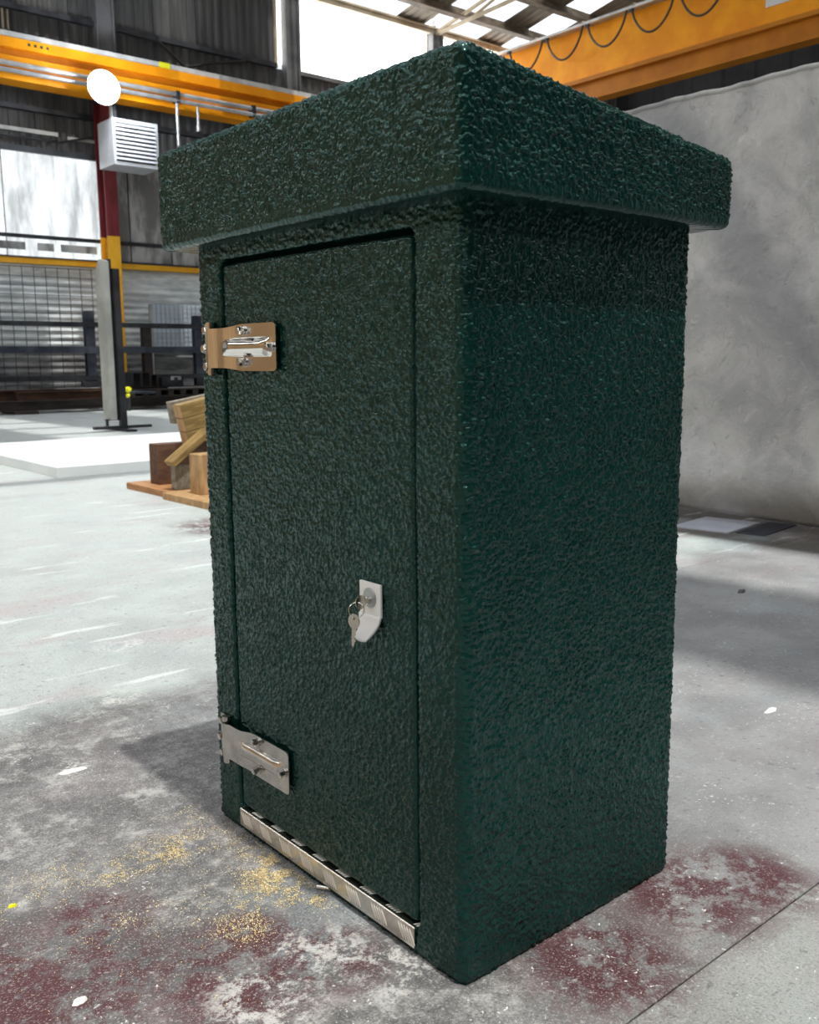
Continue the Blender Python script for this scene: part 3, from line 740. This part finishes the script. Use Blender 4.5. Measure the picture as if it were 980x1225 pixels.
# roof
RX0, RX1, RY0, RY1, ZL = -.0506, D+.0441, -.0493, W+.0548, 1.189
def ztop(x): return 1.3735 - (x-RX0)*(.0709/.637)
fx, fy, fnx, fny, fu = rr_path(RX0, RX1, RY0, RY1, .018, None, FINE, .02)
cxm, cym = (RX0+RX1)/2, (RY0+RY1)/2
rows = []
def inset_pts(d):
    """same rounded outline moved inwards by d"""
    hx, hy = (RX1-RX0)/2-.018, (RY1-RY0)/2-.018
    s = max(.018-d, 0); e = max(d-.018, 0)
    kx = np.clip(fx-cxm, -hx, hx); ky = np.clip(fy-cym, -hy, hy)
    return cxm+kx*(hx-e)/hx+fnx*s, cym+ky*(hy-e)/hy+fny*s
RB, RT = .011, .014
def addrow(d, zf, dn, sc):   # inset, z array, displacement dir (out, up), stipple strength
    x, y = inset_pts(d); rows.append((x, y, zf(x), dn, sc))
for d in (.075, .05, .03): addrow(d, lambda x: np.full_like(x, ZL), (0, -1), 0)
for k in range(7):
    a = k/6*math.pi/2; addrow(RB-RB*math.sin(a), lambda x, a=a: np.full_like(x, ZL+RB-RB*math.cos(a)), (math.sin(a), -math.cos(a)), .45)
nfz = 76
for k in range(1, nfz):
    t = k/nfz
    addrow(0, lambda x, t=t: (ZL+RB)*(1-t)+(ztop(x)-RT)*t, (1, 0), float(np.clip(.45+t*6-.25, .45, 1)))
for k in range(7):
    a = k/6*math.pi/2; addrow(RT-RT*math.cos(a), lambda x, a=a: ztop(x)-RT+RT*math.sin(a), (math.cos(a), math.sin(a)), 1)
for d in np.concatenate([np.arange(.017, .05, .0035), [.07, .1, .15, .2, .27, .317]]): addrow(float(d), lambda x: ztop(x)+.0, (0, 1), 1)
G = np.zeros((len(rows), len(fx), 3)); acc = 0
for i, (x, y, z, dn, sc) in enumerate(rows):
    if i: acc += np.median(np.sqrt((x-rows[i-1][0])**2+(y-rows[i-1][1])**2+(z-rows[i-1][2])**2))
    s = stipple(fu, np.full_like(fu, acc), .0050, 21)*.0042*sc
    if dn == (0, 1) and acc > .3: s = s*0
    G[i, :, 0] = x+fnx*s*dn[0]; G[i, :, 1] = y+fny*s*dn[0]; G[i, :, 2] = z+s*dn[1]
rf = MB().grid(G, True, True)
n = len(fx); rf.add([(cxm, cym, ztop(cxm))], []); ci = len(rf.v)-1; o0 = (len(rows)-1)*n
rf.f += [(o0+k, o0+(k+1) % n, ci) for k in range(n)]; rf.sm += [True]*n
fixn(rf.build('roof', GREEN, kiosk))

# door
DY0, DY1, DZ0, DZ1 = .1115, .6735, .0560, 1.1535
ny_, nz_ = int((DY1-DY0)/FINE), int((DZ1-DZ0)/FINE)
yy = np.linspace(DY1, DY0, ny_); zz2 = np.linspace(DZ0, DZ1, nz_)
Yd, Zd = np.meshgrid(yy, zz2)
rd = .012
qx = np.maximum(np.abs(Yd-(DY0+DY1)/2)-((DY1-DY0)/2-rd), 0); qz = np.maximum(np.abs(Zd-(DZ0+DZ1)/2)-((DZ1-DZ0)/2-rd), 0)
sq = np.hypot(qx, qz)-rd            # <=0 inside
edge = np.clip(-sq, 0, .007); fall = .007-np.sqrt(np.maximum(.007**2-(.007-edge)**2, 0))
Xd = .0025 - stipple(Yd, Zd, .0045, 41)*.0043*np.clip(-sq/.008, 0, 1) + fall
Xd = np.where(sq > 0, .012, Xd)
# pull corners of the grid onto the rounded outline
k = np.where(sq > 0, rd/np.maximum(np.hypot(qx, qz), 1e-6), 1)
Yd = np.where(sq > 0, (DY0+DY1)/2+np.sign(Yd-(DY0+DY1)/2)*(((DY1-DY0)/2-rd)+qx*k), Yd)
Zd = np.where(sq > 0, (DZ0+DZ1)/2+np.sign(Zd-(DZ0+DZ1)/2)*(((DZ1-DZ0)/2-rd)+qz*k), Zd)
dm = MB().grid(np.stack([Xd, Yd, Zd], -1))
bord = [(0, j) for j in range(ny_)]+[(i, ny_-1) for i in range(1, nz_)]+[(nz_-1, j) for j in range(ny_-2, -1, -1)]+[(i, 0) for i in range(nz_-2, 0, -1)]
bi = [i*ny_+j for i, j in bord]; o0 = len(dm.v)
for b in bi: v = dm.v[b]; dm.v.append((.030, v[1], v[2]))
nb = len(bi)
for q in range(nb): dm.f.append((bi[q], bi[(q+1) % nb], o0+(q+1) % nb, o0+q)); dm.sm.append(False)
door = fixn(dm.build('door', GREEN, kiosk))

# sill of tread plate
sill = MB()
prof = [(-.0045, .0135), (-.0020, .0135), (-.0020, .0480), (.0280, .0480), (.0280, .0505), (-.0030, .0505), (-.0045, .0490)]
sill.prism([(z, xx) for xx, z in prof], 1, .1135, .6750)
sl = fixn(sill.build('sill_plate', TREAD, kiosk)); sl['label'] = 'bright tread plate sill strip'
def capsule(mb, c, dirv, L, w, h, nrm):
    dirv = Vector(dirv).normalized(); nrm = Vector(nrm); s = dirv.cross(nrm).normalized(); c = Vector(c)
    vs = []; fs = []
    st = (-1, -.7, 0, .7, 1); wd = (.1, .8, 1, .8, .1)
    for t, q in zip(st, wd):
        vs += [c+dirv*L/2*t+s*w/2*q, c+dirv*L/2*t+nrm*h*q+s*w/5*q, c+dirv*L/2*t+nrm*h*q-s*w/5*q, c+dirv*L/2*t-s*w/2*q]
    for i in range(4):
        for k in range(3): fs.append((i*4+k, i*4+k+1, i*4+4+k+1, i*4+4+k))
    mb.add(vs, fs, True)
y = .648
while y > .13:
    bars = MB()
    for k in range(5):
        capsule(bars, (-.0046, y-(k-2)*.0072, .0315), (0, -.50, -.87), .029, .0042, .0016, (-1, 0, 0))
    bars.build('raised_bars', BARS, sl)
    tb = MB()
    for k in range(5): capsule(tb, (.011, y-.03-(k-2)*.0068, .0505), (.85, -.5, 0), .022, .0038, .0014, (0, 0, 1))
    tb.build('raised_bars', BARS, sl)
    y -= .0735

# bolts
def bolt_mesh(r=.0082, h=.0085, mat=BOLT):
    mb = MB(); pts = [(r*math.cos(a), r*math.sin(a)) for a in [math.pi/3*k+.2 for k in range(6)]]
    # axis along -x
    def ring(x, s): return [(x, p*s, q*s) for p, q in pts]
    rr = [ring(-.003, 1), ring(-h, 1), ring(-h-.0016, .82)]
    vs = [v for g in rr for v in g]; fs = [tuple(range(12, 18))]
    for i in range(2):
        for k in range(6): fs.append((i*6+k, i*6+(k+1) % 6, i*6+6+(k+1) % 6, i*6+6+k))
    mb.add(vs, fs)
    mb.tube([(-.0032, 0, 0), (0, 0, 0)], r*1.22, 14)
    return mb.mesh('bolt', mat)
BOLTME = bolt_mesh(); BOLTS = bolt_mesh(.0075, .012)
WASH = MB().tube([(-.0035, 0, 0), (0, 0, 0)], .0088, 14).mesh('washer', RUBBER)

def hinge(zc, plate, name):
    # strap: grid over y stations and z samples; x is how far it stands off the body
    st = [(.7130, -.0100, .0375), (.7100, -.0165, .0375), (.7030, -.0190, .0375), (.6960, -.0175, .0375), (.6880, -.0130, .0375), (.6700, -.0125, .0375), (.6550, -.0125, .0375), (.6430, -.0120, .0380),
          (.6300, -.0088, .0392), (.6180, -.0066, .0408), (.6060, -.0062, .0422), (.5950, -.0062, .0430), (.5800, -.0062, .0430), (.56, -.0062, .0430), (.54, -.0062, .0430), (.52, -.0062, .043),
          (.505, -.0062, .043), (.4950, -.0062, .043), (.4850, -.0062, .0430), (.4800, -.0062, .0418), (.4768, -.0062, .0395), (.4750, -.0062, .0360)]
    zs = np.linspace(-1, 1, 33); G = np.zeros((len(st), 33, 3))
    for i, (y, xo, h) in enumerate(st):
        z = zs*h
        on = sstep((.648-y)/.02)*sstep((y-.497)/.006)
        ridge = np.sqrt(np.maximum(1-(z/.0145)**2, 0))*.0095*on
        G[i, :, 0] = xo-ridge; G[i, :, 1] = y; G[i, :, 2] = z+zc
    hb = MB().grid(G, True).build(name, plate, kiosk)
    md = hb.modifiers.new('thick', 'SOLIDIFY'); md.thickness = .0028; md.offset = 1 if False else -1
    md2 = hb.modifiers.new('split', 'EDGE_SPLIT'); md2.split_angle = math.radians(40)
    MB().tube([(-.0100, .7085, zc-.052), (-.0100, .7085, zc+.050)], .0068, 16).build('hinge_pin', plate, hb)
    MB().cbox((-.0052, .7085, zc-.047), (-.0005, .7415, zc+.047), .0012).tube([(-.0095, .7085, zc+.040), (-.0095, .7085, zc+.049)], .0092, 16).tube([(-.0095, .7085, zc-.050), (-.0095, .7085, zc-.040)], .0092, 16).build('frame_bracket', plate, hb)
    for (y, z, xo) in ((.7285, .035, -.0052), (.7310, 0, -.0075), (.7285, -.035, -.0052)):
        link('bolt', BOLTME, hb, (xo, y, zc+z))
    for (y, z) in ((.5855, .0310), (.4890, 0), (.5855, -.0265)):
        w = link('washer', WASH, hb, (-.0062-.0015, y, zc+z)); b = link('bolt', BOLTS, hb, (-.0095, y, zc+z))
    hb['label'] = 'polished steel strap hinge'
    return hb
hinge(.9965, CHROME, 'hinge'); hinge(.1935, SATIN, 'hinge')

# lock
lock = MB()
lock.cbox((-.0045, .1915, .5570), (.0005, .2470, .6130), .0009)
# finger pull: plate curls out below, narrowing
n = 12; G = np.zeros((n, 17, 3))
for i in range(n):
    t = i/(n-1); a = t*1.25
    xo = -.0045-.034*(1-math.cos(a)); z = .5590-.036*math.sin(a)/math.sin(1.25)
    hw = .0278-.0105*sstep(t*1.15)
    for k in range(17):
        q = -1+2*k/16
        G[i, k] = (xo, .21925-q*hw, z-.003*t*(1-q*q))
lk = lock.build('lock_plate', ALU, kiosk); lk['label'] = 'small white lock plate with curled finger pull'
lip = MB().grid(G).build('finger_pull', ALU, lk); mdl = lip.modifiers.new('thick', 'SOLIDIFY'); mdl.thickness = .004; mdl.offset = 0
MB().tube([(-.0042, .2185, .5880), (-.0062, .2185, .5880), (-.0068, .2185, .5880)], [.0165, .0165, .0155], 28).build('lock_cylinder', LOCKM, lk)
MB().tube([(-.0068, .2185, .5840), (-.0115, .2185, .5840)], .0062, 18).build('key_plug', BOLT, lk)

def key(parent, origin, rot, name):
    """bow in the local xz plane, blade towards +x"""
    mb = MB(); pts = []; N = 22
    r = .0108
    vs = []; fs = []
    hole = (-.0045, 0.0, .0026)
    outer = [(r*math.cos(2*math.pi*k/N), r*1.08*math.sin(2*math.pi*k/N)) for k in range(N)]
    inner = [(hole[0]+hole[2]*math.cos(2*math.pi*k/N), hole[1]+hole[2]*math.sin(2*math.pi*k/N)) for k in range(N)]
    for yv in (-.001, .001):
        vs += [(a, yv, b) for a, b in outer]+[(a, yv, b) for a, b in inner]
    for k in range(N):
        k1 = (k+1) % N
        fs += [(k, k1, N+k1, N+k), (2*N+k1, 2*N+k, 3*N+k, 3*N+k1), (k1, k, 2*N+k, 2*N+k1), (N+k, N+k1, 3*N+k1, 3*N+k)]
    mb.add(vs, fs)
    teeth = [(.009, .0040), (.014, .0042), (.016, .0028), (.018, .0042), (.0205, .0018), (.023, .0036), (.0255, .0014), (.028, .0034), (.031, .0020), (.035, .0004)]
    poly = [(.009, -.0040), (.034, -.0040), (.0365, -.0015)]+teeth[::-1]
    n = len(poly); vs = [(a, -.0009, b) for a, b in poly]+[(a, .0009, b) for a, b in poly]
    fs = [tuple(range(n)), tuple(range(n, 2*n))[::-1]]+[(i, (i+1) % n, n+(i+1) % n, n+i) for i in range(n)]
    mb.add(vs, fs)
    o = fixn(mb.build(name, BRASSY, parent)); o.location = origin; o.rotation_euler = rot; return o
ks = thing('key_ring', 'two small keys on a thin ring, one in the cabinet lock', 'keys', (0, 0, 0))
key(ks, (-.0235, .2185, .5835), (0, 0, 0), 'key')
ra = Vector((-.010, 0, -.0225)).normalized(); rb = Vector((.75, -.66, 0)); rb = (rb-ra*rb.dot(ra)).normalized(); rc = Vector((-.0330, .2175, .5722))
rg = [rc+(ra*math.cos(a)+rb*math.sin(a))*.0123 for a in np.linspace(0, 2*math.pi, 33)]
MB().tube(rg, .0009, 6, False).build('split_ring', BOLT, ks)
k2 = key(ks, (-.0385, .2175, .5545), (0, math.radians(92), math.radians(-78)), 'key'); k2.scale = (1.2, 1, 1.0)
k2['label'] = 'spare key hanging from the ring'

# ================================================================ SMALL THINGS ON THE FLOOR
pin = MB().tube([(-.012, .384, .0052), (.006, .360, .0052)], .0045, 12)
tag(pin.build('metal_pin', BOLT), 'small shiny steel pin on the floor under the tread plate', 'pin')

def sawdust():
    N = 9000; V = []; F = []
    cl = [(-.018, .60, .035, .03, 700), (-.022, .53, .025, .035, 1000), (-.038, .45, .022, .04, 1500), (-.045, .375, .02, .03, 1000), (-.085, .455, .025, .022, 600), (-.105, .415, .03, .02, 550), (-.075, .50, .02, .02, 350),
          (-.165, .70, .035, .035, 1100), (-.215, .69, .04, .02, 700), (-.25, .68, .05, .02, 500), (-.10, .70, .05, .03, 450), (-.19, .41, .035, .05, 500), (-.17, .36, .03, .025, 350),
          (-.375, .75, .06, .03, 450), (-.46, .69, .05, .02, 250), (-.05, .80, .05, .04, 300), (-.25, .55, .2, .2, 900), (-.34, .52, .06, .02, 250)]
    for cx, cy, sx, sy, n in cl:
        n = int(n*2.6)
        X = cx+rng.randn(n)*sx; Y = cy+rng.randn(n)*sy
        keep = (vnoise(X*34, Y*34, 77)+.5*vnoise(X*110, Y*110, 78) > .50+.5*rng.rand(n))
        for x, y in zip(X[keep], Y[keep]):
            if x > -.006: continue
            s = .0006+.0012*rng.rand()**2; a = rng.rand()*6.28; zt = .0006+.0014*rng.rand(); b = (rng.rand()-.5)*1.2
            dx, dy = s*math.cos(a), s*math.sin(a); ex, ey = -dy*.6, dx*.6; dz = s*b; o = len(V)
            V += [(x-dx, y-dy, zt-dz*.4), (x+ex, y+ey, zt+.0008), (x+dx, y+dy, zt+dz*.4), (x-ex, y-ey, zt-.0003)]; F.append((o, o+3, o+2, o+1))
    mb = MB(); mb.v = V; mb.f = F; mb.sm = [False]*len(F)
    m = Mat('sawdust'); m.set(m.mix(m.ss(m.noise(m.pos(), 300, 2), .35, .65), (.66, .47, .18), (.88, .78, .52)), .8)
    o = mb.build('sawdust', m.m); o['kind'] = 'stuff'; o['label'] = 'yellow sawdust scattered on the floor before the cabinet sill'; o['category'] = 'sawdust'
sawdust()

def chip(x, y, rx, ry, h, mat, label, cat, nm, seed, group=None):
    r = random.Random(seed); n = 9; ring = []; top = []
    for k in range(n):
        a = 6.283*k/n; q = .75+.4*r.random(); ring.append((x+rx*q*math.cos(a), y+ry*q*math.sin(a), 0)); top.append((x+rx*q*.7*math.cos(a), y+ry*q*.7*math.sin(a), h*(.7+.5*r.random())))
    mb = MB(); mb.add(ring+top, [tuple(range(n, 2*n))]+[(k, (k+1) % n, n+(k+1) % n, n+k) for k in range(n)])
    tag(mb.build(nm, mat), label, cat, group)
WCHIP = Mat('white_chip').set((.78, .78, .75), .7).m; GCHIP = Mat('grey_stone').set((.13, .13, .135), .8).m
chip(-.466, .366, .014, .009, .003, WCHIP, 'white paint flake on red-stained floor at the lower left', 'flake', 'paint_flake', 1)
chip(-.462, .700, .008, .005, .004, LIMEY, 'tiny bright yellow scrap at the left edge of the floor', 'scrap', 'plastic_scrap', 2)
chip(-.372, .485, .008, .007, .006, GCHIP, 'small dark stone chip on the red-stained floor', 'stone', 'stone_chip', 3)
chip(-.16, 1.20, .036, .015, .002, WCHIP, 'broad white plaster flake by the floor joint on the left', 'flake', 'plaster_flake', 4)
chip(1.46, .30, .03, .012, .003, WCHIP, 'pale flake on the floor right of the cabinet, by the shade line', 'flake', 'plaster_flake', 5)
chip(2.62, 1.08, .03, .012, .012, GCHIP, 'dark scrap on the sunlit strip right of the cabinet', 'scrap', 'dark_scrap', 6)
